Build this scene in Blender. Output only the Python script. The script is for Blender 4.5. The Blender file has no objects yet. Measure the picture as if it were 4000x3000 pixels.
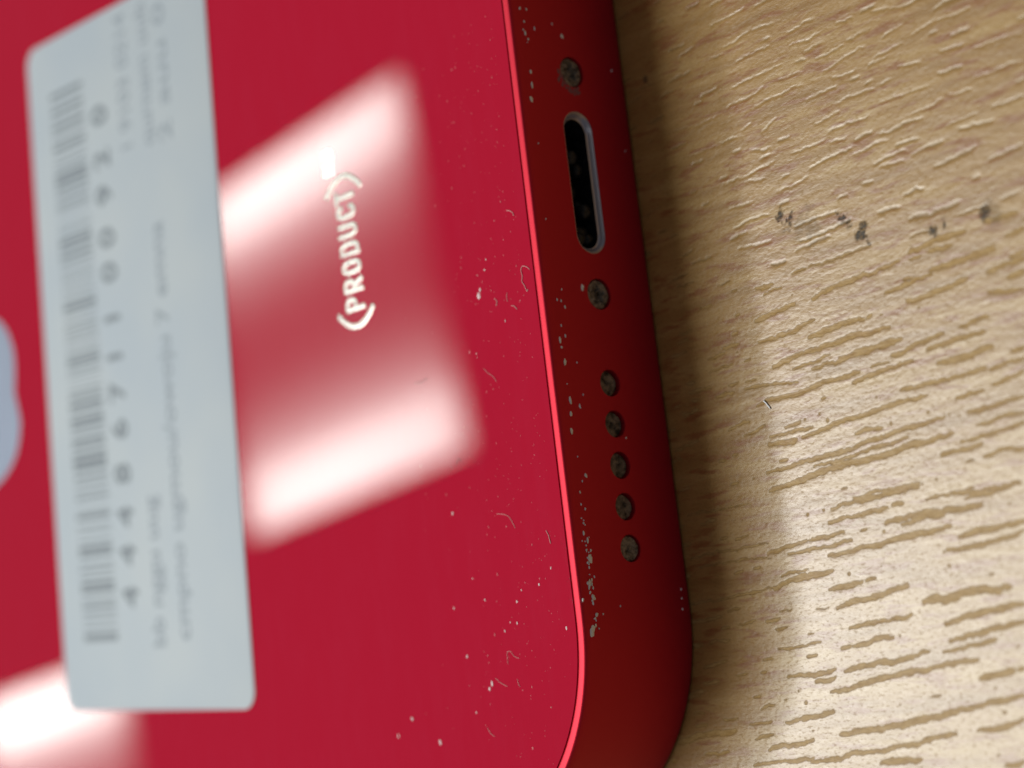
import bpy, bmesh, math, random
import numpy as np
from mathutils import Matrix, Vector

scene = bpy.context.scene
MM = 0.001
random.seed(7)
rng = np.random.default_rng(11)

# ---------------------------------------------------------------- camera
cam_d = bpy.data.cameras.new('camera')
cam = bpy.data.objects.new('camera', cam_d)
scene.collection.objects.link(cam)
right = Vector((0.6559684, -0.1152456, -0.7459383))
down = Vector((-0.1742999, -0.9846919, -0.0011446))
fwd = Vector((-0.7343875, 0.1307678, -0.6660141))
cam_pos = Vector((65.5697, -21.8095, 69.6109)) * MM
m = Matrix((right, -down, -fwd)).transposed().to_4x4()
m.translation = cam_pos
cam.matrix_world = m
cam_d.sensor_fit = 'HORIZONTAL'
cam_d.sensor_width = 36.0
cam_d.lens = 36.0 * 7497.94 / 4000.0
cam_d.clip_start = 0.002
cam_d.clip_end = 50.0
cam_d.dof.use_dof = True
cam_d.dof.focus_distance = 0.090
cam_d.dof.aperture_fstop = 32.0
scene.camera = cam

# ---------------------------------------------------------------- exposure and room light
scene.view_settings.view_transform = 'Standard'
scene.view_settings.look = 'None'
scene.view_settings.exposure = 0.0
scene.view_settings.gamma = 1.0
scene.render.engine = 'CYCLES'
scene.cycles.max_bounces = 8
scene.cycles.glossy_bounces = 5
scene.cycles.sample_clamp_indirect = 6.0

world = bpy.data.worlds.new('World')
scene.world = world
world.use_nodes = True
bg = world.node_tree.nodes['Background']
bg.inputs['Color'].default_value = (0.95, 0.97, 1.0, 1)
bg.inputs['Strength'].default_value = 0.085


def troffer_or_fill(x, y, level, size=0.60, profile=True, z=1.8, color=(0.97, 0.98, 1.0)):
    """A square ceiling light, 60 cm, brighter along the two tubes behind its diffuser; without profile, a plain added light."""
    d = bpy.data.lights.new('ceiling_or_fill_lamp', 'AREA')
    d.shape = 'SQUARE'
    d.size = size
    d.color = color
    d.energy = level * math.pi * size * size
    o = bpy.data.objects.new('ceiling_or_fill_lamp', d)
    o.location = (x, y, z)
    o.rotation_euler = (0, 0, math.radians(6.5))
    scene.collection.objects.link(o)
    if profile:
        d.use_nodes = True
        nt = d.node_tree
        em = nt.nodes['Emission']
        geo = nt.nodes.new('ShaderNodeNewGeometry')
        sep = nt.nodes.new('ShaderNodeSeparateXYZ')
        nt.links.new(geo.outputs['Parametric'], sep.inputs[0])
        ramp = nt.nodes.new('ShaderNodeFloatCurve')
        c = ramp.mapping.curves[0]
        pts = [(0, 0.7), (0.03, 1.0), (0.10, 1.0), (0.18, 0.55), (0.28, 0.20), (0.40, 0.07), (0.5, 0.05), (0.60, 0.07), (0.72, 0.20), (0.82, 0.55), (0.90, 1.0), (0.97, 1.0), (1, 0.7)]
        c.points[0].location = pts[0]
        c.points[-1].location = pts[-1]
        for p in pts[1:-1]:
            c.points.new(*p)
        ramp.mapping.update()
        nt.links.new(sep.outputs['Y'], ramp.inputs['Value'])
        ends = nt.nodes.new('ShaderNodeFloatCurve')      # emission fades towards both ends, softening the reflected corners
        c = ends.mapping.curves[0]
        pts = [(0, 0.2), (0.07, 0.8), (0.15, 1.0), (0.85, 1.0), (0.93, 0.8), (1, 0.2)]
        c.points[0].location = pts[0]
        c.points[-1].location = pts[-1]
        for p in pts[1:-1]:
            c.points.new(*p)
        ends.mapping.update()
        nt.links.new(sep.outputs['X'], ends.inputs['Value'])
        mul = nt.nodes.new('ShaderNodeMath')
        mul.operation = 'MULTIPLY'
        nt.links.new(ramp.outputs[0], mul.inputs[0])
        nt.links.new(ends.outputs[0], mul.inputs[1])
        nt.links.new(mul.outputs[0], em.inputs['Strength'])
    return o


COOL = (0.96, 1.0, 0.94)
KEY = (0.985, 1.0, 0.90)
troffer_or_fill(-2.418, 0.532, 13.5, color=COOL)
troffer_or_fill(-3.42, -0.30, 13.5, color=COOL)
troffer_or_fill(-1.12, -0.42, 9.3, size=1.2, profile=False, color=KEY)  # added unseen soft key, for the diffuse light and broad phone shadow
troffer_or_fill(-0.15, -0.30, 0.6, size=1.2, profile=False, color=KEY)  # added unseen overhead fill, lifts the darkest part of the phone's shadow
troffer_or_fill(-1.70, -0.02, 54.0, size=0.30, profile=False)  # added unseen lamp, small and strong, for the sheen on the lacquer

# ---------------------------------------------------------------- helpers


def link(name, me, mat, parent=None):
    o = bpy.data.objects.new(name, me)
    if mat is not None:
        me.materials.clear()
        for mm in (mat if isinstance(mat, (list, tuple)) else [mat]):
            me.materials.append(mm)
    scene.collection.objects.link(o)
    o.parent = parent
    return o


def mesh_from(name, verts, faces, smooth=True, angle=40):
    me = bpy.data.meshes.new(name)
    me.from_pydata([(v[0] * MM, v[1] * MM, v[2] * MM) for v in verts], [], faces)
    bm = bmesh.new()
    bm.from_mesh(me)
    bmesh.ops.recalc_face_normals(bm, faces=bm.faces)
    bm.to_mesh(me)
    bm.free()
    if smooth:
        me.polygons.foreach_set('use_smooth', [True] * len(me.polygons))
        me.set_sharp_from_angle(angle=math.radians(angle))
    me.update()
    return me


def join_meshes(parts):
    V, F = [], []
    for v, f in parts:
        n = len(V)
        V += list(v)
        F += [tuple(i + n for i in q) for q in f]
    return V, F


class Mat:
    def __init__(self, name):
        self.m = bpy.data.materials.new(name)
        self.m.use_nodes = True
        self.nt = self.m.node_tree
        self.b = self.nt.nodes['Principled BSDF']

    def set(self, **k):
        names = dict(base='Base Color', metal='Metallic', rough='Roughness', ior='IOR', spec='Specular IOR Level',
                     coat='Coat Weight', coat_rough='Coat Roughness', sheen='Sheen Weight')
        for a, v in k.items():
            self.b.inputs[names[a]].default_value = (*v, 1) if isinstance(v, tuple) else v
        return self

    def n(self, t, **k):
        nd = self.nt.nodes.new(t)
        for a, v in k.items():
            setattr(nd, a, v)
        return nd

    def l(self, a, b):
        self.nt.links.new(a, b)

    def coords(self, scale=(1, 1, 1), rot=0.0):
        """Object position in millimetres, turned by rot about z, then stretched."""
        tc = self.n('ShaderNodeTexCoord')
        mp = self.n('ShaderNodeMapping')
        mp.inputs['Rotation'].default_value = (0, 0, rot)
        mp.inputs['Scale'].default_value = tuple(1000 * s for s in scale)
        self.l(tc.outputs['Object'], mp.inputs['Vector'])
        return mp.outputs[0]

    def noise(self, vec, scale=1.0, detail=3.0, rough=0.55, dist=0.0):
        t = self.n('ShaderNodeTexNoise')
        t.inputs['Scale'].default_value = scale
        t.inputs['Detail'].default_value = detail
        t.inputs['Roughness'].default_value = rough
        t.inputs['Distortion'].default_value = dist
        self.l(vec, t.inputs['Vector'])
        return t.outputs['Fac']

    def ramp(self, fac, stops):
        r = self.n('ShaderNodeValToRGB')
        e = r.color_ramp.elements
        while len(e) < len(stops):
            e.new(0.5)
        for i, (p, c) in enumerate(stops):
            e[i].position = p
            e[i].color = (*c, 1) if isinstance(c, tuple) else (c, c, c, 1)
        self.l(fac, r.inputs[0])
        return r.outputs[0]

    def mix(self, fac, a, b):
        x = self.n('ShaderNodeMix', data_type='RGBA')
        for sock, v in ((x.inputs[0], fac), (x.inputs[6], a), (x.inputs[7], b)):
            if isinstance(v, tuple):
                sock.default_value = (*v, 1)
            elif isinstance(v, (int, float)):
                sock.default_value = v
            else:
                self.l(v, sock)
        return x.outputs[2]

    def bump(self, h, strength, dist_mm, prev=None):
        b = self.n('ShaderNodeBump')
        b.inputs['Strength'].default_value = strength
        b.inputs['Distance'].default_value = dist_mm * MM
        self.l(h, b.inputs['Height'])
        if prev is not None:
            self.l(prev, b.inputs['Normal'])
        return b.outputs[0]


# ---------------------------------------------------------------- materials
GRAIN = -0.075
wood = Mat('lacquered_wood').set(ior=1.5, coat=0.45, coat_rough=0.32)
v_long = wood.coords((0.10, 1.1, 1), GRAIN)
v_fleck = wood.coords((0.42, 2.2, 1), GRAIN)
v_fine = wood.coords((2.2, 6.0, 1), GRAIN)
v_iso = wood.coords((1, 1, 1))
base = wood.ramp(wood.noise(v_long, 1.0, 4.0, 0.6), [(0.30, (0.265, 0.135, 0.034)), (0.52, (0.36, 0.202, 0.062)), (0.72, (0.43, 0.27, 0.098))])
fleck = wood.ramp(wood.noise(v_fleck, 1.0, 3.0, 0.6), [(0.52, 0.0), (0.64, 0.85)])
base = wood.mix(fleck, base, (0.25, 0.085, 0.022))
fine = wood.ramp(wood.noise(v_fine, 1.0, 3.0, 0.6), [(0.35, 0.0), (0.65, 1.0)])
fine_amt = wood.n('ShaderNodeMath', operation='MULTIPLY')
wood.l(fine, fine_amt.inputs[0])
fine_amt.inputs[1].default_value = 0.16
base = wood.mix(fine_amt.outputs[0], base, (0.24, 0.13, 0.05))
at = wood.n('ShaderNodeAttribute', attribute_name='pore')
pit_n = wood.noise(wood.coords((4.2, 8.5, 1), GRAIN), 1.0, 2.0, 0.5)
pit = wood.ramp(pit_n, [(0.54, 0.0), (0.68, 1.0)])
pit_half = wood.n('ShaderNodeMath', operation='MULTIPLY')
wood.l(pit, pit_half.inputs[0])
pit_half.inputs[1].default_value = 0.35
base = wood.mix(pit_half.outputs[0], base, (0.25, 0.145, 0.05))
floor = wood.ramp(wood.noise(wood.coords((2.0, 5.0, 1), GRAIN), 1.0, 4.0, 0.65), [(0.34, (0.30, 0.175, 0.058)), (0.62, (0.44, 0.285, 0.12))])
pore_amt = wood.ramp(at.outputs['Fac'], [(0.05, 0.0), (0.45, 0.9), (1.0, 0.82)])
base = wood.mix(pore_amt, base, floor)
rim_amt = wood.ramp(at.outputs['Fac'], [(0.15, 0.0), (0.5, 0.6), (0.85, 0.0)])
base = wood.mix(rim_amt, base, (0.13, 0.065, 0.018))
ink = wood.n('ShaderNodeAttribute', attribute_name='ink')
base = wood.mix(ink.outputs['Fac'], base, (0.028, 0.026, 0.026))
wood.l(base, wood.b.inputs['Base Color'])
mx = wood.n('ShaderNodeMath', operation='MAXIMUM')
wood.l(at.outputs['Fac'], mx.inputs[0])
wood.l(ink.outputs['Fac'], mx.inputs[1])
mx2 = wood.n('ShaderNodeMath', operation='MAXIMUM')
wood.l(mx.outputs[0], mx2.inputs[0])
wood.l(pit_half.outputs[0], mx2.inputs[1])
wood.l(wood.ramp(mx2.outputs[0], [(0.0, 0.7), (0.6, 0.0)]), wood.b.inputs['Coat Weight'])
wood.l(wood.ramp(mx2.outputs[0], [(0.0, 0.5), (0.6, 0.16)]), wood.b.inputs['Specular IOR Level'])
wood.l(wood.ramp(wood.noise(v_fine, 0.7, 3.0), [(0.3, 0.30), (0.7, 0.38)]), wood.b.inputs['Roughness'])
nb = wood.bump(pit_n, 0.38, -0.03)
nb = wood.bump(wood.noise(v_iso, 14.0, 2.0, 0.6), 0.28, 0.008, nb)
wood.l(nb, wood.b.inputs['Normal'])

glass = Mat('red_glass').set(base=(0.455, 0.007, 0.033), rough=0.02, ior=1.5)
smear = glass.noise(glass.coords((1.2, 0.25, 1)), 1.0, 5.0, 0.65)
glass.l(glass.ramp(smear, [(0.4, 0.012), (0.75, 0.024)]), glass.b.inputs['Roughness'])
glass.l(glass.mix(glass.ramp(smear, [(0.45, 0.0), (0.8, 0.5)]), (0.455, 0.007, 0.033), (0.46, 0.012, 0.043)), glass.b.inputs['Base Color'])

alu = Mat('red_anodised_aluminium').set(base=(0.56, 0.010, 0.034), metal=0.55, rough=0.5, ior=1.5)
gr = alu.noise(alu.coords((1, 1, 1)), 22.0, 2.0, 0.6)
alu.l(alu.bump(gr, 0.35, 0.006), alu.b.inputs['Normal'])

display = Mat('black_display_glass').set(base=(0.005, 0.005, 0.006), rough=0.05)
paper = Mat('sticker_paper').set(base=(0.47, 0.585, 0.68), rough=0.55, spec=0.3)
pn = paper.noise(paper.coords((1, 1, 1)), 0.12, 2.0)
paper.l(paper.ramp(pn, [(0.35, (0.45, 0.505, 0.58)), (0.65, (0.49, 0.535, 0.59))]), paper.b.inputs['Base Color'])
inkm = Mat('printed_black').set(base=(0.19, 0.22, 0.26), rough=0.6)
faint = Mat('printed_grey').set(base=(0.28, 0.32, 0.38), rough=0.6)
silver = Mat('silver_print').set(base=(0.50, 0.465, 0.43), metal=1.0, rough=0.27)
silver2 = Mat('bright_silver_print').set(base=(0.88, 0.92, 0.94), metal=1.0, rough=0.22)
emblem_m = Mat('mirror_silver').set(base=(0.34, 0.39, 0.52), metal=0.3, rough=0.25)
steel = Mat('port_steel').set(base=(0.50, 0.49, 0.60), metal=0.7, rough=0.36)
black = Mat('port_black').set(base=(0.010, 0.010, 0.013), rough=0.5)
cavity_dust = black.noise(black.coords((1, 1, 1)), 2.6, 4.0, 0.65)
black.l(black.ramp(cavity_dust, [(0.48, (0.006, 0.006, 0.009)), (0.75, (0.04, 0.039, 0.045))]), black.b.inputs['Base Color'])


def grime(name, dark, light, scale):
    g = Mat(name).set(rough=0.7, metal=0.2)
    nn = g.noise(g.coords((1, 1, 1)), scale, 5.0, 0.7)
    g.l(g.ramp(nn, [(0.36, dark), (0.66, light)]), g.b.inputs['Base Color'])
    g.l(g.bump(nn, 0.9, 0.16), g.b.inputs['Normal'])
    return g


screw_m = grime('grimy_screw', (0.05, 0.04, 0.035), (0.50, 0.43, 0.37), 3.4)
mesh_m = grime('dusty_mesh', (0.022, 0.018, 0.016), (0.40, 0.33, 0.27), 3.0)
chip_m = Mat('bare_metal_chip').set(base=(0.88, 0.93, 1.0), metal=0.1, rough=0.35)
dust_m = Mat('white_dust').set(base=(0.78, 0.60, 0.63), rough=0.7)
dust_r = Mat('pinkish_dust').set(base=(0.62, 0.12, 0.15), rough=0.7)
lint_m = Mat('pale_lint').set(base=(0.74, 0.36, 0.37), rough=0.7)
lint_d = Mat('dark_lint').set(base=(0.22, 0.13, 0.15), rough=0.7)

PORES = [[1007,-780,1516,-726,20],[1579,-697,1877,-672,24],[1681,-717,1802,-716,20],[1674,-806,2009,-775,25],[1418,-849,1675,-824,19],[1529,-909,1854,-878,22],[1524,-809,1577,-810,14],[793,-582,880,-578,16],[1012,-639,1376,-620,13],[907,-650,992,-646,13],[675,-674,783,-670,18],[721,-704,834,-697,12],[648,-826,898,-788,23],[651,-925,998,-886,20],[956,-958,1279,-935,25],[1301,-940,1326,-930,15],[719,-1063,875,-1030,22],[865,-1030,1413,-1007,23],[835,-1088,1064,-1062,13],[949,-1113,1471,-1059,18],[1116,-1091,1426,-1087,22],[1405,-1127,1694,-1084,19],[1598,-1141,1900,-1115,21],[1780,-1080,1933,-1065,17],[1645,-1215,1928,-1187,27],[1170,-1213,1513,-1176,19],[1284,-1167,1387,-1156,12],[589,-1220,1215,-1165,20],[522,-1130,853,-1153,13],[1430,-1292,1881,-1269,20],[1710,-1380,1855,-1367,16],[838,-1407,1560,-1333,21],[740,-1346,835,-1338,16],[866,-1332,867,-1332,19],[997,-1357,998,-1357,20],[956,-1320,957,-1320,16],[1555,-1411,1555,-1412,18],[1662,-1440,1662,-1440,17],[1348,-1428,1349,-1428,18],[1147,-1448,1297,-1435,18],[593,-1548,1635,-1446,20],[880,-1558,1428,-1507,15],[600,-1626,1668,-1523,27],[682,-1503,727,-1501,16],[642,-1384,904,-1368,14],[630,-1421,797,-1416,25],[1759,-1442,2047,-1421,18],[1793,-1511,2034,-1498,16],[1704,-1564,2027,-1535,16],[1593,-1611,1808,-1587,19],[1806,-1646,2010,-1632,18],[1901,-1343,2064,-1324,16],[1903,-1284,2074,-1270,18],[2019,-1225,2082,-1223,20],[1951,-963,2126,-973,21],[2057,-919,2137,-909,26],[1959,-869,2147,-855,23],[2080,-833,2152,-825,20],[1087,-1733,1453,-1716,18],[1476,-1784,1732,-1761,12],[1685,-1811,1962,-1779,17],[1546,-1707,1547,-1708,18],[1470,-1718,1471,-1719,15],[948,-1760,1448,-1730,20],[923,-1816,1019,-1812,19],[1034,-1810,1263,-1797,20],[1294,-1785,1350,-1787,20],[1243,-1859,1564,-1846,26],[1564,-1846,1759,-1842,25],[1329,-1877,1561,-1864,18],[1612,-1778,1881,-1785,17],[895,-1973,1586,-1923,23],[1623,-1964,1955,-1946,25],[1551,-2023,1947,-1988,21],[793,-1891,1002,-1876,19],[532,-1922,778,-1893,19],[656,-1939,1040,-1916,16],[545,-2088,903,-2045,26],[598,-2029,766,-2019,12],[874,-2124,1065,-2107,22],[1089,-2106,1143,-2100,16],[905,-2205,1314,-2147,23],[960,-2314,1314,-2279,20],[1391,-2233,1789,-2208,35],[1803,-2202,1841,-2206,24],[1488,-2327,1895,-2282,25],[1496,-2408,1882,-2359,22],[1453,-2449,1731,-2419,18],[970,-2395,1195,-2370,20],[896,-2398,955,-2394,16],[898,-2494,1376,-2451,22],[802,-2589,1626,-2498,22],[556,-2504,844,-2491,20],[720,-2541,838,-2529,19],[690,-2418,747,-2418,15],[516,-2374,783,-2356,11],[1626,-2574,1796,-2556,26],[1821,-2554,1848,-2549,20],[822,-2787,1591,-2698,26],[1591,-2698,1827,-2668,25],[1574,-2795,1809,-2769,23],[508,-2719,801,-2682,21],[381,-2841,658,-2807,23],[630,-2904,1458,-2805,22],[1032,-2923,1250,-2907,27],[272,-2909,644,-2885,20],[1692,-2953,1780,-2938,20],[805,-1770,806,-1770,23],[902,-1762,903,-1762,19],[998,-2066,999,-2066,22],[643,-2631,644,-2631,26],[1226,-1899,1227,-1899,22],[1533,-2024,1533,-2024,16],[1234,-2367,1234,-2367,13],[1898,-1858,1899,-1858,16],[52,-1680,466,-1682,8],[37,-1897,541,-1870,9],[-37,-2116,547,-2080,9],[86,-1944,549,-1944,8],[1077,476,1239,488,11],[1074,402,1268,419,11],[1155,354,1282,363,11],[1220,300,1385,308,11],[1253,224,1499,268,11],[1360,422,1459,423,11],[1399,336,1542,341,11],[1602,283,1716,296,11],[1555,413,1748,382,11],[1504,176,1611,186,11],[1544,203,1702,218,11],[1290,179,1433,172,11],[1134,126,1310,137,11],[1296,57,1521,70,11],[1159,8,1308,24,11],[1231,-57,1466,-43,11],[1000,-100,1207,-87,11],[1231,-104,1330,-106,11],[1097,-186,1347,-165,16],[1351,-192,1547,-177,11],[1519,-137,1749,-138,16],[1556,70,1618,80,11],[1659,121,1784,111,10],[1534,-5,1797,-5,10],[1758,247,2064,259,10],[1671,-102,1873,-87,10],[1899,-77,2019,-82,10],[1886,125,2007,122,15],[1862,38,1983,29,19],[2064,80,2297,80,10],[2034,-42,2277,-34,10],[2102,-198,2265,-185,16],[1868,-207,2031,-198,10],[1929,-231,2101,-246,18],[1453,-262,1644,-253,14],[1665,-280,1834,-264,17],[1775,-362,1991,-331,24],[2049,-408,2215,-385,16],[1484,-285,1620,-293,11],[888,-247,1090,-225,11],[1447,-496,1559,-496,20],[1607,-564,1866,-544,23],[1982,-655,2144,-661,22],[958,-443,1220,-426,17],[965,-511,1290,-487,15],[949,-552,1156,-534,15],[2074,-751,2168,-733,17],[608,655,838,669,11],[676,520,861,550,11],[870,543,1001,539,11],[741,434,960,446,11],[579,492,671,490,11],[702,322,1009,336,11],[646,234,888,255,11],[822,187,1118,205,11],[987,267,1112,274,11],[722,93,785,114,11],[845,66,940,85,11],[752,-15,877,-26,11],[575,64,689,76,11],[682,-129,883,-106,11],[561,-132,672,-131,11],[696,-164,824,-166,11],[235,214,600,205,7],[377,56,565,63,7],[593,-355,812,-344,13],[605,-457,809,-467,13]]
INK = [[8.9, -3.6, 0.35], [9.37, -4.08, 0.31], [10.41, -3.93, 0.47], [10.71, -4.86, 0.47], [12.42, -4.6, 0.28], [12.67, -4.9, 0.21], [17.13, -6.33, 0.21], [17.85, -6.25, 0.19], [19.89, -6.24, 0.21], [20.47, -6.24, 0.47], [13.42, -5.68, 0.35], [1.42, 5.24, 0.19], [9.87, -4.35, 0.59]]
DUST = [[-5.71, -18.61, 0.08], [-7.6, -18.61, 0.064], [-6.85, -19.76, 0.104], [-4.49, -20.05, 0.128], [-2.76, -19.38, 0.104], [-2.68, -19.12, 0.072], [-2.27, -19.16, 0.056], [-1.8, -18.7, 0.112], [-3.75, -19.2, 0.064], [-4.07, -19.54, 0.072], [-9.3, -19.96, 0.104], [-5.15, -21.01, 0.08], [-4.65, -21.08, 0.112], [-4.16, -21.16, 0.064], [-5.62, -21.38, 0.096], [-6.4, -21.51, 0.088], [-8.69, -22.41, 0.144], [-7.04, -23.85, 0.16], [-7.26, -24.1, 0.144], [-4.82, -24.31, 0.08], [-2.92, -25.22, 0.088], [-1.22, -21.59, 0.128], [-13.62, -25.28, 0.192], [-11.56, -26.54, 0.192], [-12.46, -25.06, 0.072], [-14.94, -26.1, 0.112], [-8.46, -25.21, 0.088], [-4.58, -27.09, 0.096], [-2.94, -17.47, 0.08], [-5.94, -16.23, 0.072], [-4.63, -16.38, 0.08], [-8.6, -15.28, 0.096], [-7.12, -22.49, 0.048], [-8.77, -23.86, 0.056], [-2.29, -20.69, 0.048], [-4.13, -24.2, 0.08], [-4.71, -4.85, 0.208], [-4.56, -4.59, 0.128], [-2.97, -6.47, 0.112], [-1.73, -4.01, 0.08], [-3.87, -3.21, 0.072], [-4.05, -3.69, 0.096], [-4.64, -3.83, 0.064], [-5.01, -5.2, 0.064], [-3.77, -4.78, 0.08], [-2.87, -5.47, 0.064], [-2.48, -7.59, 0.048], [-2.07, -7.73, 0.048], [-5.87, -7.47, 0.088], [-5.39, -7.65, 0.08], [-1.72, -5.72, 0.048], [-1.84, -5.28, 0.04], [-3.77, -4.56, 0.048], [-5.79, -3.19, 0.072], [-5.8, 0.92, 0.08], [-2.31, -0.66, 0.096], [-2.94, -1.46, 0.08], [-4.72, -7.12, 0.048], [-2.4, -5.51, 0.04], [-1.44, -5.52, 0.048], [-4.76, 6.81, 0.096], [-5.39, 5.35, 0.08], [-5.08, 4.15, 0.064], [-4.69, 1.79, 0.064], [-5.79, 0.92, 0.064], [-7.23, 0.37, 0.08], [-1.68, 3.51, 0.048], [-1.88, 5.55, 0.08], [-3.68, 4.23, 0.064], [-5.88, -7.47, 0.08], [-5.35, -7.85, 0.064], [-4.96, -9.66, 0.08], [-4.42, -9.6, 0.056], [-5.16, -10.83, 0.072], [-8.58, -15.23, 0.128], [-5.94, -16.25, 0.08], [-4.62, -16.37, 0.072], [-5.7, -18.57, 0.08], [-7.6, -18.6, 0.072], [-4.99, -13.85, 0.048], [-8.9, -14.25, 0.08], [-10.49, -14.0, 0.064], [-6.95, -11.12, 0.056], [-7.14, -12.54, 0.04]]
FIB = {'hook': [[-0.78, -4.41], [-0.98, -4.22], [-1.26, -4.12], [-1.41, -4.28], [-1.37, -4.58], [-1.44, -4.83], [-1.29, -5.08], [-1.17, -5.38], [-1.07, -5.28]], 'a': [[-1.96, -1.18], [-1.73, -1.25], [-1.53, -1.4], [-1.47, -1.57]], 'b': [[-3.58, -5.23], [-3.44, -5.34], [-3.43, -5.51], [-3.51, -5.61]], 'c': [[-2.41, -5.83], [-2.19, -5.9], [-2.01, -6.11]], 'd': [[-2.61, -5.14], [-2.67, -5.34], [-2.64, -5.59]], 'e': [[-1.82, -16.89], [-1.68, -17.18], [-1.6, -17.57]], 'f': [[-5.26, -15.68], [-4.75, -15.76], [-4.37, -15.92], [-4.14, -16.25], [-3.99, -16.54]], 'g': [[-5.67, -22.99], [-5.64, -22.51], [-5.59, -22.4], [-5.34, -22.42], [-5.15, -22.65], [-4.78, -22.79]], 'h': [[-6.71, -23.6], [-6.4, -23.85], [-5.88, -24.07]], 'i': [[-7.77, -25.96], [-7.53, -26.28], [-7.26, -26.44]], 'j': [[-4.98, -8.46], [-4.68, -8.75], [-4.31, -9.01], [-4.13, -9.27]], 'k': [[-8.35, -12.85], [-8.12, -13.07]], 'k2': [[-7.86, -12.92], [-7.63, -12.58], [-7.4, -12.8]], 'l': [[-10.43, -8.23], [-9.87, -8.27], [-9.36, -8.16]], 'm': [[-5.12, -23.74], [-5.07, -23.96], [-4.99, -24.15]]}
CHIP = [[8.54, 6.76, 0.086], [7.3, 6.6, 0.103], [7.01, 6.44, 0.069], [7.63, 5.94, 0.069], [5.35, 6.55, 0.077], [4.67, 6.54, 0.111], [3.95, 6.72, 0.129], [7.47, 4.09, 0.154], [1.73, 6.61, 0.051], [-2.04, 6.71, 0.051], [6.04, 0.87, 0.051], [8.03, 4.68, 0.06], [8.56, 6.33, 0.069], [1.85, 0.6, 0.051], [-6.01, 6.62, 0.077], [-6.06, 6.36, 0.06], [-6.36, 6.15, 0.077], [-5.51, 6.23, 0.06], [-7.29, 6.55, 0.06], [-8.0, 6.73, 0.137], [-7.78, 6.37, 0.077], [-8.34, 6.7, 0.086], [-9.07, 6.6, 0.129], [-10.13, 6.63, 0.051], [-10.92, 6.54, 0.129], [-11.2, 5.96, 0.094], [-10.66, 5.66, 0.051], [-11.59, 6.61, 0.129], [-12.41, 6.7, 0.146], [-14.54, 6.13, 0.103], [-14.82, 6.41, 0.051], [-15.33, 6.64, 0.069], [-15.92, 6.67, 0.051], [-16.15, 6.43, 0.069], [-5.36, 4.83, 0.154], [-12.79, 3.1, 0.043], [-9.08, 5.81, 0.043], [-13.64, 6.52, 0.043], [-16.57, 6.75, 0.051], [-16.81, 6.64, 0.077], [-17.27, 6.71, 0.103], [-17.64, 6.52, 0.12], [-18.13, 6.4, 0.077], [-18.52, 6.5, 0.171], [-19.67, 6.73, 0.163], [-19.5, 6.56, 0.086], [-20.3, 6.62, 0.154], [-20.59, 6.66, 0.103], [-21.14, 6.5, 0.111], [-21.31, 6.63, 0.086], [-21.94, 6.91, 0.189], [-21.77, 6.84, 0.137], [-20.39, 7.43, 0.077], [-20.36, 0.61, 0.051], [-20.81, 0.63, 0.051], [-20.87, 4.89, 0.043], [-21.34, 0.68, 0.051]]

# ---------------------------------------------------------------- table


def lattice_noise(x, y, seed):
    r = np.random.default_rng(seed)
    T = r.random((256, 256))
    xi, yi = np.floor(x).astype(int), np.floor(y).astype(int)
    fx, fy = x - xi, y - yi
    fx, fy = fx * fx * (3 - 2 * fx), fy * fy * (3 - 2 * fy)
    a = T[xi % 256, yi % 256]
    b = T[(xi + 1) % 256, yi % 256]
    c = T[xi % 256, (yi + 1) % 256]
    d = T[(xi + 1) % 256, (yi + 1) % 256]
    return (a * (1 - fx) + b * fx) * (1 - fy) + (c * (1 - fx) + d * fx) * fy


def axis(segs):
    out = []
    for a, b, s in segs:
        out.append(np.linspace(a, b, max(2, int(round((b - a) / s)) + 1))[:-1])
    return np.concatenate(out + [[segs[-1][1]]])


xs = axis([(-620, -140, 120), (-140, -4, 8), (-4, 24.6, 0.065), (24.6, 46, 0.17), (46, 100, 6), (100, 580, 120)])
ys = axis([(-400, -100, 100), (-100, -54, 6), (-54, -31.5, 0.17), (-31.5, 11, 0.065), (11, 34, 0.17), (34, 80, 6), (80, 400, 80)])
GX, GY = np.meshgrid(xs, ys, indexing='ij')
pore = np.zeros_like(GX)
groove = np.zeros_like(GX)
inkv = np.zeros_like(GX)
strokes = [[v / 100 for v in p] for p in PORES]
for p in strokes:                        # the upper grooves are hair-fine
    if p[1] + p[3] > -10.0:
        p[4] *= 0.72
seen = strokes[:]
tries = 0
while tries < 2600:                      # pores beyond the measured ones, same kind, where there is room
    tries += 1
    x0, y0 = rng.uniform(-3, 45), rng.uniform(-53, 33)
    inside = (-1 < x0 < 23.5 and -30 < y0 < 10)
    ln = rng.choice([0.2, 0.5, 1.4, 2.6, 4.2]) * rng.uniform(0.7, 1.2)
    wd = rng.uniform(0.14, 0.28)
    if inside:
        if x0 > 5.0 and y0 < -7:
            ln, wd = rng.choice([0.06, 0.15, 0.35, 0.7]) * rng.uniform(0.7, 1.3), rng.uniform(0.06, 0.12)
        else:
            ln, wd = rng.uniform(0.3, 1.6), rng.uniform(0.09, 0.16)
    an = 0.075 + rng.normal(0, 0.03)
    x1, y1 = x0 + ln * math.cos(an), y0 + ln * math.sin(an)
    ok = True
    for s in seen:
        mg = 0.75 if (ln > 0.8 and not inside) else 0.30
        if s[1] - mg < (y0 + y1) / 2 < s[3] + mg and min(s[0], s[2]) - 0.4 < x1 and max(s[0], s[2]) + 0.4 > x0:
            ok = False
            break
    if ok:
        seen.append([x0, y0, x1, y1, wd])
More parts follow.
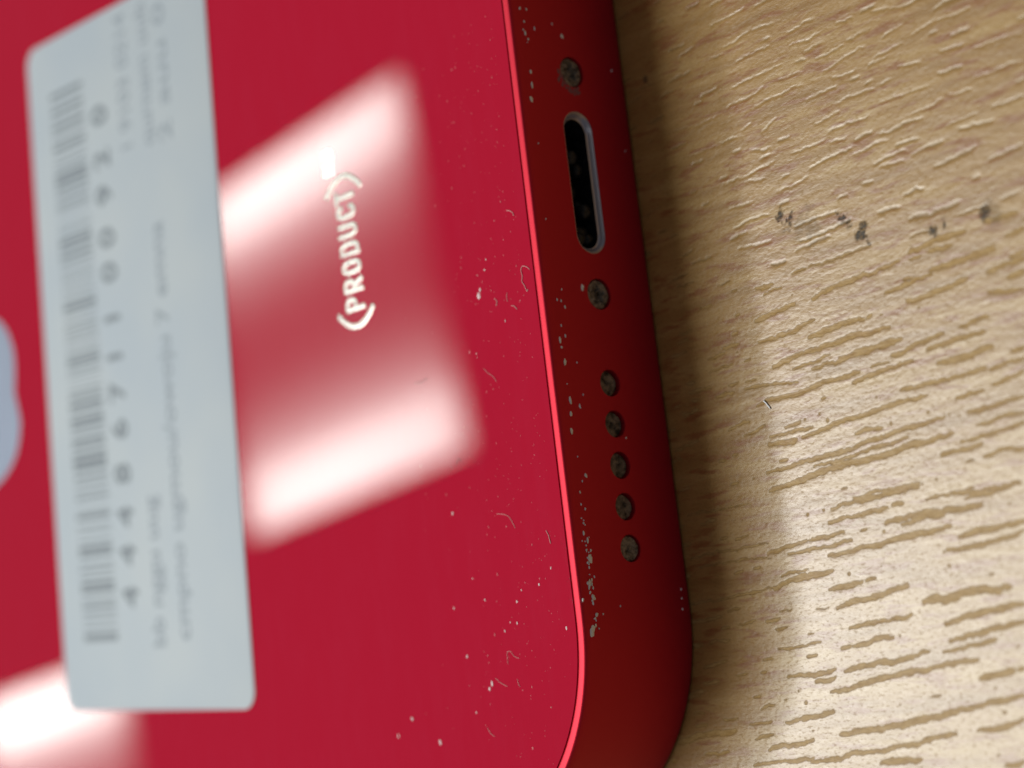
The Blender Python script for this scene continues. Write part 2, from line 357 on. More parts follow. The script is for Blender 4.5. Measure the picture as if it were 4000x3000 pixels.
for k, (ax, ay, bx, by, w) in enumerate(seen):
    r = w / 2
    i0, i1 = np.searchsorted(xs, min(ax, bx) - 0.5), np.searchsorted(xs, max(ax, bx) + 0.5)
    j0, j1 = np.searchsorted(ys, min(ay, by) - 0.5), np.searchsorted(ys, max(ay, by) + 0.5)
    if i1 - i0 < 2 or j1 - j0 < 2:
        continue
    X, Y = GX[i0:i1, j0:j1], GY[i0:i1, j0:j1]
    L2 = (bx - ax) ** 2 + (by - ay) ** 2 + 1e-9
    t = np.clip(((X - ax) * (bx - ax) + (Y - ay) * (by - ay)) / L2, 0, 1)
    wob = (lattice_noise(X * 1.1 + k * 3.1, X * 0 + k * 7.7, 5) - 0.5) * 0.16 + (lattice_noise(X * 3.2, Y * 2.5 + k, 6) - 0.5) * 0.10 + (lattice_noise(X * 7.0 + k, Y * 7.0, 9) - 0.5) * 0.07
    bow = 0.08 * math.sin(k * 2.3) * np.sin(t * math.pi) * min(1.0, math.sqrt(L2) / 3)
    d = np.hypot(X - ax - t * (bx - ax), Y - ay - t * (by - ay) - bow + wob * min(1.0, math.sqrt(L2)))
    rr = r * (1.12 + 0.35 * (lattice_noise(X * 1.9 + k, Y * 0.7, 8) - 0.5)) * (1 - 0.35 * np.abs(2 * t - 1) ** 4)
    q = np.clip((rr + 0.045 - d) / 0.09, 0, 1)
    q = q * q * (3 - 2 * q)
    tone = float(np.clip((-4.6 - (ay + by) / 2) / 2.2, 0.42, 1.0))      # the upper grain is open grooves, hardly coloured
    pore[i0:i1, j0:j1] = np.maximum(pore[i0:i1, j0:j1], q * tone)
    groove[i0:i1, j0:j1] = np.maximum(groove[i0:i1, j0:j1], q * (1.0 - 0.6 * (tone - 0.42) / 0.58))
for cx, cy, r in INK:
    rough = lattice_noise(GX * 3.1 + cx, GY * 2.2 + cy, 21) * 0.6 + lattice_noise(GX * 9 + cx, GY * 8, 22) * 0.4
    speck = lattice_noise(GX * 11, GY * 11, 24)
    d = np.hypot(GX - cx, (GY - cy) * 0.8)
    q = np.clip((r * (2.5 * rough - 0.2) - d) / (0.7 * r), 0, 1) * np.clip(0.35 + 1.3 * speck, 0, 1)
    inkv = np.maximum(inkv, q * (0.9 if r < 0.4 else 0.28))
ca, sa = math.cos(0.075), math.sin(0.075)
U, W_ = GX * ca + GY * sa, -GX * sa + GY * ca
fine_zone = (GX > -4.5) & (GX < 46.5) & (GY > -54.5) & (GY < 34.5)
relief = (lattice_noise(U * 0.5, W_ * 2.4, 31) - 0.5) * 0.005 + (lattice_noise(U * 1.6, W_ * 6.0, 32) - 0.5) * 0.005
relief += (lattice_noise(U * 5.0, W_ * 9.0, 33) - 0.5) * 0.006
edge_fade = np.clip((GX + 4) / 4, 0, 1)
GZ = np.where(fine_zone, relief * edge_fade - 0.019 * groove, 0.0) - 0.012
nx, ny = GX.shape
V = np.stack([GX, GY, GZ], -1).reshape(-1, 3) * MM
idx = np.arange(nx * ny).reshape(nx, ny)
quads = np.stack([idx[:-1, :-1], idx[1:, :-1], idx[1:, 1:], idx[:-1, 1:]], -1).reshape(-1, 4)
# rim and underside: the board is 25 mm thick
ring = np.concatenate([idx[:-1, 0], idx[-1, :-1], idx[1:, -1][::-1], idx[0, 1:][::-1]])
low = V[ring].copy()
low[:, 2] = -25 * MM
base_i = len(V)
V = np.concatenate([V, low])
nr = len(ring)
li = base_i + np.arange(nr)
side = np.stack([ring, li, np.roll(li, -1), np.roll(ring, -1)], -1)
me = bpy.data.meshes.new('tabletop')
allq = np.concatenate([quads, side])
me.vertices.add(len(V))
me.vertices.foreach_set('co', V.ravel())
nq = len(allq)
me.loops.add(nq * 4 + nr)
me.polygons.add(nq + 1)
me.loops.foreach_set('vertex_index', np.concatenate([allq.ravel(), li[::-1]]).astype(np.int32))
me.polygons.foreach_set('loop_start', np.concatenate([np.arange(nq) * 4, [nq * 4]]).astype(np.int32))
sm = np.zeros(nq + 1, dtype=bool)
sm[:len(quads)] = True
me.update(calc_edges=True)
me.polygons.foreach_set('use_smooth', sm)
for nm, arr in (('pore', pore), ('ink', inkv)):
    a = me.attributes.new(nm, 'FLOAT', 'POINT')
    full = np.zeros(len(V), dtype=np.float32)
    full[:nx * ny] = arr.reshape(-1)
    a.data.foreach_set('value', full)
me.validate()
table = link('wooden_table', me, wood.m)
table['label'] = 'pale wooden table top with worn open grain under the red phone'
table['category'] = 'table'

# ---------------------------------------------------------------- smartphone
HW, LEN, RAD, TOP = 32.1, 131.5, 10.9, 7.4
phone = bpy.data.objects.new('smartphone', None)
scene.collection.objects.link(phone)
phone.location = (0, 0, 0)
phone['label'] = 'red smartphone lying face down on the wooden table with a scuffed bottom edge'
phone['category'] = 'phone'


def outline(off, nc=40):
    """Rounded rectangle of the phone seen from above, drawn in by off; same point count for every off."""
    pts = []
    r = RAD
    for (cx, cy, a0) in ((-r, -HW + r, -90), (-r, HW - r, 0), (-LEN + r, HW - r, 90), (-LEN + r, -HW + r, 180)):
        for k in range(nc + 1):
            a = math.radians(a0 + 90 * k / nc)
            # a slightly squarer corner, the way the case eases into its curve
            c, s = math.cos(a), math.sin(a)
            e = 2 / 2.06
            c2, s2 = math.copysign(abs(c) ** e, c), math.copysign(abs(s) ** e, s)
            pts.append((cx + (r - off) * c2, cy + (r - off) * s2))
    return pts


def loft(profile, closed=True, nc=40):
    V, F = [], []
    n = None
    for off, z in profile:
        o = outline(off, nc)
        n = len(o)
        V += [(p[0], p[1], z) for p in o]
    k = len(profile)
    for i in range(k if closed else k - 1):
        j = (i + 1) % k
        for a in range(n):
            b = (a + 1) % n
            F.append((i * n + a, i * n + b, j * n + b, j * n + a))
    return V, F, n


edge_hi = [(0.52, 7.00), (0.52, 7.335), (0.505, 7.375), (0.47, 7.398), (0.40, 7.405), (0.22, 7.403), (0.14, 7.396), (0.09, 7.375), (0.06, 7.335),
           (0.035, 7.26), (0.018, 7.14), (0.006, 6.98), (0.0, 6.72), (0.0, 6.55)]
edge_lo = [(o, TOP + 0.03 - z) for o, z in edge_hi[::-1]]
prof = edge_hi + edge_lo + [(3.2, 0.5), (3.2, 6.9)]
V, F, n = loft(prof)
frame_me = mesh_from('frame', V, F, angle=35)
frame = link('frame', frame_me, [alu.m, alu.m], phone)

S_Y, SP0, SPP, HZ = 5.650, 10.079, 2.0230, 3.72
R_SCREW, R_SPK = 0.785, 0.672
holes = [(S_Y, R_SCREW), (-S_Y, R_SCREW)] + [(-(SP0 + k * SPP), R_SPK) for k in range(5)]


def stadium(hl, hw, n=16):
    """Closed outline in (y, z): straight sides along y."""
    p = []
    for k in range(n + 1):
        a = -math.pi / 2 + math.pi * k / n
        p.append((hl - hw + hw * math.cos(a), hw * math.sin(a)))
    for k in range(n + 1):
        a = math.pi / 2 + math.pi * k / n
        p.append((-hl + hw + hw * math.cos(a), hw * math.sin(a)))
    return p


def circle(r, n=40):
    return [(r * math.cos(2 * math.pi * k / n), r * math.sin(2 * math.pi * k / n)) for k in range(n)]


def prism_x(loop, y, z, x0, x1):
    n = len(loop)
    V = [(x0, y + a, z + b) for a, b in loop] + [(x1, y + a, z + b) for a, b in loop]
    F = [tuple(range(n))[::-1], tuple(range(n, 2 * n))] + [(k, (k + 1) % n, n + (k + 1) % n, n + k) for k in range(n)]
    return V, F


PORT_Z, PORT_HL, PORT_HW = 3.77, 3.62, 0.985
cut_parts = [prism_x(circle(r), y, HZ, 1.0, -1.1) for y, r in holes]
cut_parts.append(prism_x(stadium(PORT_HL, PORT_HW), 0, PORT_Z, 1.0, -5.0))
cutter = link('cutter', mesh_from('cutter', *join_meshes(cut_parts), smooth=False), None)
mod = frame.modifiers.new('cut', 'BOOLEAN')
mod.object = cutter
mod.operation = 'DIFFERENCE'
mod.solver = 'EXACT'
dg = bpy.context.evaluated_depsgraph_get()
new = bpy.data.meshes.new_from_object(frame.evaluated_get(dg))
frame.modifiers.clear()
frame.data = new
new.materials.clear()
new.materials.append(alu.m)
new.polygons.foreach_set('material_index', [0] * len(new.polygons))
new.polygons.foreach_set('use_smooth', [True] * len(new.polygons))
new.set_sharp_from_angle(angle=math.radians(35))
bpy.data.objects.remove(cutter)

# back glass, its edge eased
V, F, n = loft([(0.572, 6.9), (0.572, 7.393), (0.58, 7.40), (0.72, 7.40)], closed=False)
F.append(tuple(range(3 * n, 4 * n)))
F.append(tuple(range(n))[::-1])
link('back_glass', mesh_from('back_glass', V, F, angle=20), glass.m, phone)
V, F, n = loft([(0.62, 0.5), (0.58, 0.06), (0.64, 0.01)], closed=False)
F.append(tuple(range(2 * n, 3 * n)))
F.append(tuple(range(n))[::-1])
link('display_glass', mesh_from('display_glass', V, F, angle=50), display.m, phone)

# charging port: steel funnel, dark cavity
def x_loft(loops, y, z, cap_last=False):
    V, F = [], []
    n = len(loops[0][0])
    for loop, x in loops:
        V += [(x, y + a, z + b) for a, b in loop]
    for i in range(len(loops) - 1):
        for k in range(n):
            q = (k + 1) % n
            F.append((i * n + k, i * n + q, (i + 1) * n + q, (i + 1) * n + k))
    if cap_last:
        F.append(tuple(range((len(loops) - 1) * n, len(loops) * n)))
    return V, F


st = lambda d, e=0.0: stadium(PORT_HL - d - e, PORT_HW - d)
V, F = x_loft([(st(0.03), -2.8), (st(0.004), -0.05), (st(0.006), -0.02), (st(0.03, 0.02), -0.015), (st(0.06, 0.06), -0.07), (st(0.10, 0.12), -0.22), (st(0.12, 0.13), -0.27), (st(0.22, 0.1), -0.30), (st(0.22, 0.1), -2.8)], 0, PORT_Z)
rim_me = mesh_from('port_rim', V, F, angle=50)
V, F = x_loft([(st(0.23, 0.1), -0.31), (st(0.23, 0.1), -2.0)], 0, PORT_Z, cap_last=True)
lumps = [(V, F)]


def lump(c, r, flat=(1, 1, 1), seed=0, sub=1, jag=0.35):
    """A small irregular grain."""
    rr = random.Random(seed)
    bm = bmesh.new()
    bmesh.ops.create_icosphere(bm, subdivisions=sub, radius=1)
    vs = []
    for v in bm.verts:
        k = 1 + rr.uniform(-jag, jag)
        vs.append((c[0] + v.co.x * r * k * flat[0], c[1] + v.co.y * r * k * flat[1], c[2] + v.co.z * r * k * flat[2]))
    fs = [tuple(v.index for v in f.verts) for f in bm.faces]
    bm.free()
    return vs, fs


for k in range(9):                     # packed pocket lint on the floor of the port
    lumps.append(lump((random.uniform(-1.3, -0.6), random.uniform(-3.0, 1.7), PORT_Z + random.uniform(-0.6, 0.5)), random.uniform(0.3, 0.55), seed=k, sub=3, jag=0.1))
port = link('charging_port', mesh_from('charging_port', *join_meshes(lumps), angle=60), black.m, phone)
link('port_rim', rim_me, steel.m, port)


def plug(name, r, y, depth, mat, seed, screw=False):
    """A dirty disc set back in its hole, built as rings with uneven height."""
    rr = random.Random(seed)
    V, F = [], []
    rings, seg = 9, 36
    h = [[rr.uniform(-1, 1) for _ in range(seg)] for _ in range(rings)]
    for i in range(rings):
        q = i / (rings - 1)
        for k in range(seg):
            a = 2 * math.pi * k / seg
            hh = 0.5 * h[i][k] + 0.25 * h[i][k - 1] + 0.25 * h[i][(k + 1) % seg]
            x = -depth + 0.045 * hh * (1 if 0 < i else 0)
            if screw:
                lobe = 0.42 + 0.10 * math.cos(5 * a)
                if q * 0.98 < lobe:
                    x -= 0.28
            else:
                x -= 0.10 * (1 - q * q) * rr.uniform(0.5, 1.0)
            if q > 0.9:
                x -= 0.16
            rad = r * 0.985 * q
            V.append((x, y + rad * math.cos(a), HZ + rad * math.sin(a)))
    for i in range(rings - 1):
        for k in range(seg):
            q = (k + 1) % seg
            F.append((i * seg + k, i * seg + q, (i + 1) * seg + q, (i + 1) * seg + k))
    # skirt down the hole
    b = len(V)
    for k in range(seg):
        a = 2 * math.pi * k / seg
        V.append((-0.9, y + r * 0.985 * math.cos(a), HZ + r * 0.985 * math.sin(a)))
    for k in range(seg):
        q = (k + 1) % seg
        F.append(((rings - 1) * seg + k, (rings - 1) * seg + q, b + q, b + k))
    F.append(tuple(range(b, b + seg)))
    me = mesh_from(name, V, F, angle=60)
    return link(name, me, mat, phone)


plug('screw', R_SCREW, S_Y, 0.10, screw_m.m, 1, True)
plug('screw', R_SCREW, -S_Y, 0.10, screw_m.m, 2, True)
for k in range(5):
    plug('speaker_hole', R_SPK, -(SP0 + k * SPP), 0.20 if k != 4 else 0.09, mesh_m.m if k != 4 else screw_m.m, 10 + k)

# lettering on the back: rounded strokes, reading towards +y with letter tops towards -x


def stroke(pts, r, z, hgt, seg=10):
    """A low rounded ridge along a polyline in the glass plane."""
    V, F = [], []
    P = [Vector(p) for p in pts]
    n = len(P)
    rows = []
    def row(c, d, s, zz):
        nrm = Vector((-d.y, d.x))
        i0 = len(V)
        for k in range(seg + 1):
            a = math.pi * k / seg
            q = c + nrm * (r * s * math.cos(a))
            V.append((q.x, q.y, z + hgt * max(s, 0.02) * math.sin(a) ** 0.45 if 0 < k < seg else z))
        rows.append(i0)
    d0 = (P[1] - P[0]).normalized()
    for k in range(4):
        a = math.pi / 2 * k / 4
        row(P[0] - d0 * r * math.cos(a), d0, math.sin(a), 0)
    for i in range(n):
        if i == 0:
            d = d0
        elif i == n - 1:
            d = (P[-1] - P[-2]).normalized()
        else:
            d = ((P[i] - P[i - 1]).normalized() + (P[i + 1] - P[i]).normalized()).normalized()
        row(P[i], d, 1, 0)
    d1 = (P[-1] - P[-2]).normalized()
    for k in range(1, 5):
        a = math.pi / 2 * k / 4
        row(P[-1] + d1 * r * math.sin(a), d1, math.cos(a), 0)
    for i in range(len(rows) - 1):
        for k in range(seg):
            F.append((rows[i] + k, rows[i] + k + 1, rows[i + 1] + k + 1, rows[i + 1] + k))
    return V, F


def arc(cx, cy, rx, ry, a0, a1, n=8):
    return [(cx + rx * math.cos(math.radians(a0 + (a1 - a0) * k / n)), cy + ry * math.sin(math.radians(a0 + (a1 - a0) * k / n))) for k in range(n + 1)]


# skeletons in a box of width 1 and height 1 (u along the line, v up)
GLYPH = {
    'P': [[(0, 0), (0, 1)], [(0, 1), (0.55, 1)] + arc(0.55, 0.74, 0.45, 0.26, 90, -90) + [(0, 0.48)]],
    'R': [[(0, 0), (0, 1)], [(0, 1), (0.55, 1)] + arc(0.55, 0.74, 0.45, 0.26, 90, -90) + [(0, 0.48)], [(0.5, 0.48), (1, 0)]],
    'O': [arc(0.5, 0.70, 0.5, 0.30, 0, 180) + arc(0.5, 0.30, 0.5, 0.30, 180, 360) + [(1, 0.70)]],
    'D': [[(0, 0), (0, 1), (0.45, 1)] + arc(0.5, 0.64, 0.5, 0.36, 90, 0) + arc(0.5, 0.36, 0.5, 0.36, 0, -90) + [(0, 0)]],
    'U': [[(0, 1), (0, 0.32)] + arc(0.5, 0.32, 0.5, 0.32, 180, 360) + [(1, 1)]],
    'C': [arc(0.5, 0.68, 0.5, 0.32, 15, 180) + arc(0.5, 0.32, 0.5, 0.32, 180, 345)],
    'T': [[(-0.05, 1), (1.05, 1)], [(0.5, 1), (0.5, 0)]],
    'E': [[(1, 1), (0, 1), (0, 0), (1, 0)], [(0, 0.5), (0.85, 0.5)]],
}
ZG = 7.4005


def letter(ch, y0, w, xb, h, r, hgt):
    return [stroke([(xb - r - v * (h - 2 * r), y0 + r + u * (w - 2 * r)) for u, v in line], r, ZG, hgt) for line in GLYPH[ch]]


parts = []
for ch, y0 in zip('PRODUCT', (-3.56, -2.55, -1.56, -0.55, 0.45, 1.48, 2.32)):
    parts += letter(ch, y0, 0.83, -13.80, 1.76, 0.150, 0.016)
r = 0.168
for s, yy in ((-1, -4.38), (1, 3.87)):
    pts = []
    for k in range(15):
        q = -1 + 2 * k / 14
        pts.append((-14.72 + 1.50 * q, yy - s * 0.80 * q * q))
    parts.append(stroke(pts, r, ZG, 0.02))
link('lettering', mesh_from('lettering', *join_meshes(parts), angle=70), silver.m, phone)
parts = []
for ch, y0 in zip('RED', (4.16, 4.66, 5.14)):
    parts += letter(ch, y0, 0.47, -15.27, 1.02, 0.062, 0.006)
sup = link('superscript_lettering', mesh_from('superscript_lettering', *join_meshes(parts), angle=70), silver2.m, phone)

# emblem at the left rim of the picture: the two-lobed foot of an apple-shaped mirror inlay


def smooth_closed(P, per=8):
    out = []
    n = len(P)
    for i in range(n):
        p0, p1, p2, p3 = (Vector(P[(i + k - 1) % n]) for k in range(4))
        for j in range(per):
            t = j / per
            out.append(0.5 * ((2 * p1) + (p2 - p0) * t + (2 * p0 - 5 * p1 + 4 * p2 - p3) * t * t + (3 * p1 - p0 - 3 * p2 + p3) * t ** 3))
    return out


ctrl = [(-53.55, -1.25), (-53.25, -2.4), (-53.15, -3.7), (-54.2, -5.6), (-56.6, -7.0), (-60.0, -7.5), (-63.2, -6.4), (-64.9, -4.2), (-64.9, -2.2),
        (-64.3, -1.2), (-64.9, 0.0), (-64.9, 2.0), (-63.6, 3.6), (-61.8, 3.4), (-60.2, 2.7), (-58.4, 3.0), (-56.9, 4.2), (-55.4, 4.3), (-54.0, 3.2), (-53.25, 1.6), (-53.3, 0.0)]
loop = smooth_closed(ctrl)
n = len(loop)
V = [(p.x, p.y, ZG) for p in loop] + [(p.x, p.y, ZG + 0.012) for p in loop]
F = [tuple(range(n, 2 * n))] + [(k, (k + 1) % n, n + (k + 1) % n, n + k) for k in range(n)]
emb = mesh_from('emblem', V, F, angle=40)
leaf_loop = smooth_closed([(-66.0, -1.0), (-67.4, -2.9), (-69.6, -3.2), (-69.2, -1.3), (-67.6, -0.5)], 6)
emblem = link('emblem', emb, emblem_m.m, phone)
n = len(leaf_loop)
V = [(p.x, p.y, ZG) for p in leaf_loop] + [(p.x, p.y, ZG + 0.012) for p in leaf_loop]
F = [tuple(range(n, 2 * n))] + [(k, (k + 1) % n, n + (k + 1) % n, n + k) for k in range(n)]
link('leaf', mesh_from('leaf', V, F), emblem_m.m, emblem)

# barcode sticker
SCX, SCY, SW, SH, SROT = -37.832, -1.473, 21.973, 44.30, -0.04446
sticker_r = 1.15


def sp(u, v, z):
    c, s = math.cos(SROT), math.sin(SROT)
    return (SCX + c * u - s * v, SCY + s * u + c * v, z)


def rrect(hx, hy, r, k=10):
    p = []
    for cx, cy, a0 in ((hx - r, hy - r, 0), (-hx + r, hy - r, 90), (-hx + r, -hy + r, 180), (hx - r, -hy + r, 270)):
        for i in range(k + 1):
            a = math.radians(a0 + 90 * i / k)
            p.append((cx + r * math.cos(a), cy + r * math.sin(a)))
    return p


V, F = [], []
levels = [(0.0, 7.4004), (0.0, 7.455), (0.03, 7.47)]
for d, z in levels:
    V += [sp(u, v, z) for u, v in rrect(SW / 2 - d, SH / 2 - d, sticker_r)]
n = len(V) // 3
for i in range(2):
    F += [(i * n + k, i * n + (k + 1) % n, (i + 1) * n + (k + 1) % n, (i + 1) * n + k) for k in range(n)]
F.append(tuple(range(2 * n, 3 * n)))
sticker = link('barcode_sticker', mesh_from('barcode_sticker', V, F), paper.m, phone)
sticker['label'] = 'pale white barcode sticker with rounded corners stuck across the back'
ZS, ZT = 7.4702, 7.474


def slab(u0, u1, v0, v1):
    V = [sp(u, v, z) for z in (ZS, ZT) for u, v in ((u0, v0), (u1, v0), (u1, v1), (u0, v1))]
    F = [(4, 5, 6, 7), (0, 1, 5, 4), (1, 2, 6, 5), (2, 3, 7, 6), (3, 0, 4, 7)]
    return V, F


BARS = [(18.28, .34), (17.75, .14), (17.21, .30), (16.75, .12), (16.07, .30), (15.6, .16), (14.75, .36), (14.2, .14), (12.85, .36), (12.4, .36), (11.95, .22), (11.5, .2), (11.06, .13), (10.4, .12),
        (8.37, .46), (7.82, .24), (7.4, .24), (7.0, .18), (6.5, .12), (5.8, .12), (4.03, .46), (3.5, .14), (2.69, .16), (2.05, .14), (0.44, .44), (-.3, .12),
        (-1.89, .30), (-2.51, .46), (-3.43, .44), (-3.9, .26), (-4.35, .16), (-4.75, .2), (-5.07, .30), (-5.7, .34), (-6.15, .36), (-6.55, .36), (-7.2, .28), (-8.0, .14),
        (-8.51, .24), (-9.71, .36), (-10.4, .13), (-11.8, .3), (-12.15, .3), (-12.81, .14), (-14.1, .3), (-14.5, .34), (-15.21, .2), (-15.9, .13), (-16.32, .15), (-16.9, .16), (-17.5, .46)]
q = random.Random(5)
taken = sorted((v + w / 2, v - w / 2) for v, w in BARS)
thin = []
for (a_hi, a_lo), (b_hi, b_lo) in zip(taken, taken[1:]):     # fine bars in the wider gaps
    v = a_hi + 0.2
    while v < b_lo - 0.25 and b_lo - a_hi < 1.9:
        w = q.choice((0.10, 0.10, 0.16))
        thin.append((v + w / 2, w))
        v += w + q.choice((0.22, 0.34, 0.5))
parts = [slab(-8.1, -3.85, v - w / 2, v + w / 2) for v, w in BARS + thin]
link('barcode', mesh_from('barcode', *join_meshes(parts), smooth=False), inkm.m, sticker)


def text_mesh(body, size):
    cu = bpy.data.curves.new('print', 'FONT')
    cu.body = body
    cu.size = size
    cu.resolution_u = 3
    o = bpy.data.objects.new('print', cu)
    scene.collection.objects.link(o)
    bpy.context.view_layer.update()
    me = bpy.data.meshes.new_from_object(o.evaluated_get(bpy.context.evaluated_depsgraph_get()))
    vs = [v.co.copy() for v in me.vertices]
    fs = [tuple(p.vertices) for p in me.polygons]
    bpy.data.objects.remove(o)
    bpy.data.meshes.remove(me)
    return vs, fs


def sticker_text(body, size, u_base, v0, span=None, bold=0.0):
    vs, fs = text_mesh(body, size)
    x0, x1 = min(v.x for v in vs), max(v.x for v in vs)
    k = span / (x1 - x0) if span else 1
    out = [(vs, fs)]
    V, F = [], []
    for db in ((0, 0), (bold, 0), (0, bold)) if bold else ((0, 0),):
        b = len(V)
        V += [sp(u_base - v.y + db[1], v0 + (v.x - x0) * k + db[0], ZT + 0.0003 * len(V) / max(1, len(vs))) for v in vs]
        F += [tuple(i + b for i in f) for f in fs]
    return V, F


DIG = [(-17.2, ''), (-15.01, '4'), (-12.4, '4'), (-10.0, '4'), (-7.26, '8'), (-4.42, '6'), (-2.05, '7'), (0.59, '1'), (3.06, '1'), (5.58, '0'), (7.81, '0'), (10.62, '9'), (12.91, '2'), (15.78, '0')]
parts = [sticker_text(d, 2.6, -1.15, v - 0.75, bold=0.15) for v, d in DIG if d]
link('barcode_number', mesh_from('barcode_number', *join_meshes(parts), smooth=False), inkm.m, sticker)
parts = [sticker_text('bb nggu uug', 2.0, 1.75, -18.3, 9.2, 0.08), sticker_text('cmpno ugmou/owoju 7 emna', 2.0, 4.6, -18.0, 25.5, 0.08),
         sticker_text('1 9103 0214', 1.9, 1.8, 12.8, 8.6, 0.06), sticker_text('qurnem uub', 1.9, 4.3, 12.4, 9.0, 0.06), sticker_text('2 auu 0', 1.9, 6.4, 12.2, 8.6, 0.06)]
link('printed_text', mesh_from('printed_text', *join_meshes(parts), smooth=False), faint.m, sticker)

# chips in the paint along the edge, bare metal showing
hi_z = [p[1] for p in edge_hi[::-1]]
hi_o = [p[0] for p in edge_hi[::-1]]


def on_frame(y, z):
    o = float(np.interp(z, hi_z[:10], hi_o[:10])) if z > 6.55 else (float(np.interp(TOP + 0.03 - z, hi_z[:10], hi_o[:10])) if z < 0.85 else 0.0)
    d = max(0.0, -(HW - RAD) - y)
    x = -(RAD - math.sqrt(max(0.0, RAD * RAD - d * d)))
    nx_, ny_ = math.sqrt(max(0, 1 - (d / RAD) ** 2)), -d / RAD
    up = 0.0
    if z > 6.55:
        up = min(1.0, o / 0.3)
    return Vector((x - o * nx_, y - o * ny_, min(z, 7.40))), Vector((nx_, ny_, up)).normalized()


q = random.Random(77)
CHIP += [[q.choice((-19.8, -20.4, -21.2, 7.2, -17.3, -18.4)) + q.gauss(0, 0.35), 6.62 + q.gauss(0, 0.13), q.choice((0.035, 0.05, 0.07))] for _ in range(46)]
parts = []
for i, (y, z, rr_) in enumerate(CHIP):
    z = min(z, 7.25)
    p, nn = on_frame(y, z)
    u = nn.orthogonal().normalized()
    w = nn.cross(u)
    q = random.Random(100 + i)
    vs, fs = lump((0, 0, 0), 1, seed=i, jag=0.3)
    ax = Vector((0, 1, 0)) - nn * nn.y
    ax.normalize()
    bx = nn.cross(ax)
    e, f = rr_ * q.uniform(1.0, 1.6), rr_ * q.uniform(0.6, 1.0)
    V = [tuple(p + ax * (a * e) + bx * (b * f) + nn * (c * 0.06)) for a, b, c in vs]
    parts.append((V, fs))
chips = link('paint_chips', mesh_from('paint_chips', *join_meshes(parts), angle=60), chip_m.m, phone)
parts = []
for i in range(70):                     # rubbed, greyish patch under the upper screw
    a, d = random.uniform(2.2, 5.4), random.uniform(0.0, 0.34)
    rad = R_SCREW + 0.04 + d
    y, z = S_Y + rad * math.cos(a) * 1.0, HZ - rad * math.sin(a) * 0.9
    if a < 2.6 or y > S_Y - 0.05:
        continue
    vs, fs = lump((0.0, y, z), random.uniform(0.05, 0.11), (0.07, 1.2, 1.0), seed=900 + i, jag=0.4)
    parts.append((vs, fs))
if parts:
    patch = link('rubbed_patch', mesh_from('rubbed_patch', *join_meshes(parts), angle=60), Mat('rubbed_red').set(base=(0.26, 0.09, 0.12), rough=0.6).m, phone)
    patch['kind'] = 'stuff'
chips['kind'] = 'stuff'
chips['label'] = 'bare metal chips in the red paint along the bottom edge'

# ---------------------------------------------------------------- dust and lint on the glass
parts_w, parts_r = [], []
for i, (x, y, rr_) in enumerate(DUST):
    q = random.Random(500 + i)
    big = rr_ > 0.1
    k = 0.58
    vs = lump((x, y, 7.402 + rr_ * 0.1), rr_ * k, (q.uniform(0.6, 0.9), q.uniform(0.9, 1.5), 0.22), seed=i, jag=0.5)
    (parts_w if big or q.random() < 0.25 else parts_r).append(vs)
for i in range(420):
    x, y = -1.2 - abs(random.gauss(0, 4.2)), random.uniform(-28, 9)
    rr_ = random.choice((0.012, 0.016, 0.02, 0.028))
    if x < -14 or (y < -24 and x > -3.2):
        continue
    parts_r.append(lump((x, y, 7.402), rr_, (0.8, random.uniform(0.9, 2.2), 0.3), seed=i))
nw = sum(len(f) for v, f in parts_w)
V, F = join_meshes(parts_w + parts_r)
dme = mesh_from('dust', V, F, angle=60)
dust = link('dust', dme, [dust_m.m, dust_r.m])
dust.data.polygons.foreach_set('material_index', [0 if k < nw else 1 for k in range(len(dust.data.polygons))])
dust['label'] = 'fine pale dust specks scattered over the red glass near its edge'
dust['category'] = 'dust'
dust['kind'] = 'stuff'


def tube(pts, r, z):
    P = smooth_open(pts)
    V, F = [], []
    seg = 6
    for i, p in enumerate(P):
        d = (P[min(i + 1, len(P) - 1)] - P[max(i - 1, 0)]).normalized()
        nrm = Vector((-d.y, d.x))
        rr_ = r * (0.55 if i in (0, len(P) - 1) else 1)
        for k in range(seg):
            a = 2 * math.pi * k / seg
            q = p + nrm * rr_ * math.cos(a)
            V.append((q.x, q.y, z + r + rr_ * math.sin(a)))
    for i in range(len(P) - 1):
        for k in range(seg):
            q = (k + 1) % seg
            F.append((i * seg + k, i * seg + q, (i + 1) * seg + q, (i + 1) * seg + k))
    F.append(tuple(range(seg)))
    F.append(tuple(range((len(P) - 1) * seg, len(P) * seg))[::-1])
    return V, F


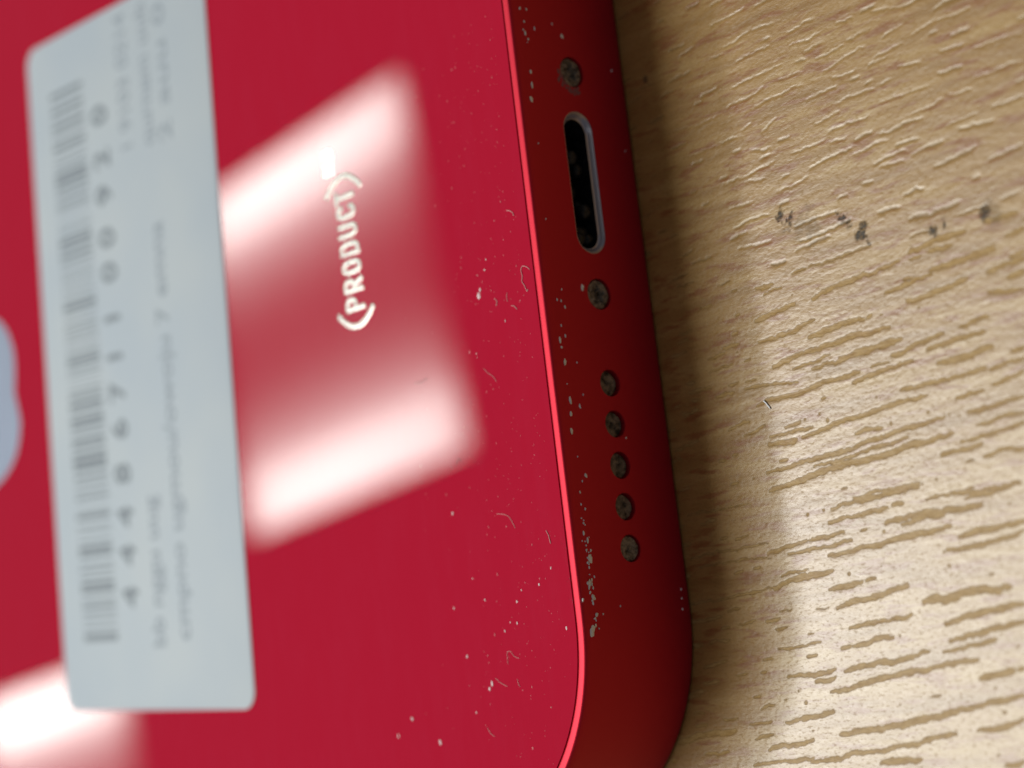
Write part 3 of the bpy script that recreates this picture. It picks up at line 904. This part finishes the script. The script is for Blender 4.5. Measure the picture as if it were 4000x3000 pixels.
def smooth_open(P, per=5):
    P = [Vector(p) for p in P]
    if len(P) == 2:
        return P
    Q = [2 * P[0] - P[1]] + P + [2 * P[-1] - P[-2]]
    out = []
    for i in range(1, len(Q) - 2):
        p0, p1, p2, p3 = Q[i - 1:i + 3]
        for j in range(per):
            t = j / per
            out.append(0.5 * ((2 * p1) + (p2 - p0) * t + (2 * p0 - 5 * p1 + 4 * p2 - p3) * t * t + (3 * p1 - p0 - 3 * p2 + p3) * t ** 3))
    out.append(P[-1])
    return out


FIB_LABEL = {
    'hook': 'long hooked pale fibre touching the frame beside the lower port screw',
    'a': 'short bent pale fibre on the glass beside the upper half of the charging port',
    'b': 'small curved fibre on the glass just right of the white dust flake',
    'c': 'arched pale fibre on the glass below the tip of the hooked fibre',
    'd': 'thin straight faint fibre between the white flake and the hooked fibre',
    'e': 'straight bright fibre on the glass near the frame beside the last speaker hole',
    'f': 'long arched fibre on the glass level with the last two speaker holes',
    'g': 'fibre bent into a sharp peak near the rounded corner of the glass',
    'h': 'faint curved fibre beside the blurred white smudge near the corner',
    'i': 'lowest fibre on the glass, short and slanting, towards the bottom of the photo',
    'j': 'wavy fibre on the glass right of the reflected lamp, level with the first speaker hole',
    'k': 'short straight dark fibre lying in the bright lamp reflection',
    'k2': 'dark fibre bent to a peak in the corner of the bright lamp reflection',
    'l': 'faint dark curved fibre in the pink middle of the lamp reflection',
    'm': 'tiny faint fibre next to the peaked fibre near the rounded corner',
}
for k, pts in FIB.items():
    dark = k in ('k', 'k2', 'l')
    me = mesh_from('lint_fibre', *tube(pts, 0.019 if k in ('hook', 'a', 'c', 'e', 'b') else 0.0125, 7.4003), angle=80)
    o = link('lint_fibre', me, lint_d.m if dark else lint_m.m)
    o['label'] = FIB_LABEL[k]
    o['category'] = 'lint'
    o['group'] = 'lint fibres on the glass'

# a grey sliver of lint on the table just outside the phone's shadow
V, F = tube([(6.35, -12.05), (6.5, -12.2), (6.72, -12.5)], 0.04, -0.012)
o = link('lint_fibre', mesh_from('lint_fibre', V, F, angle=80), Mat('grey_lint').set(base=(0.85, 0.86, 0.92), rough=0.6).m)
o['label'] = 'short grey sliver of lint on the wooden table at the edge of the phone shadow'
o['category'] = 'lint'
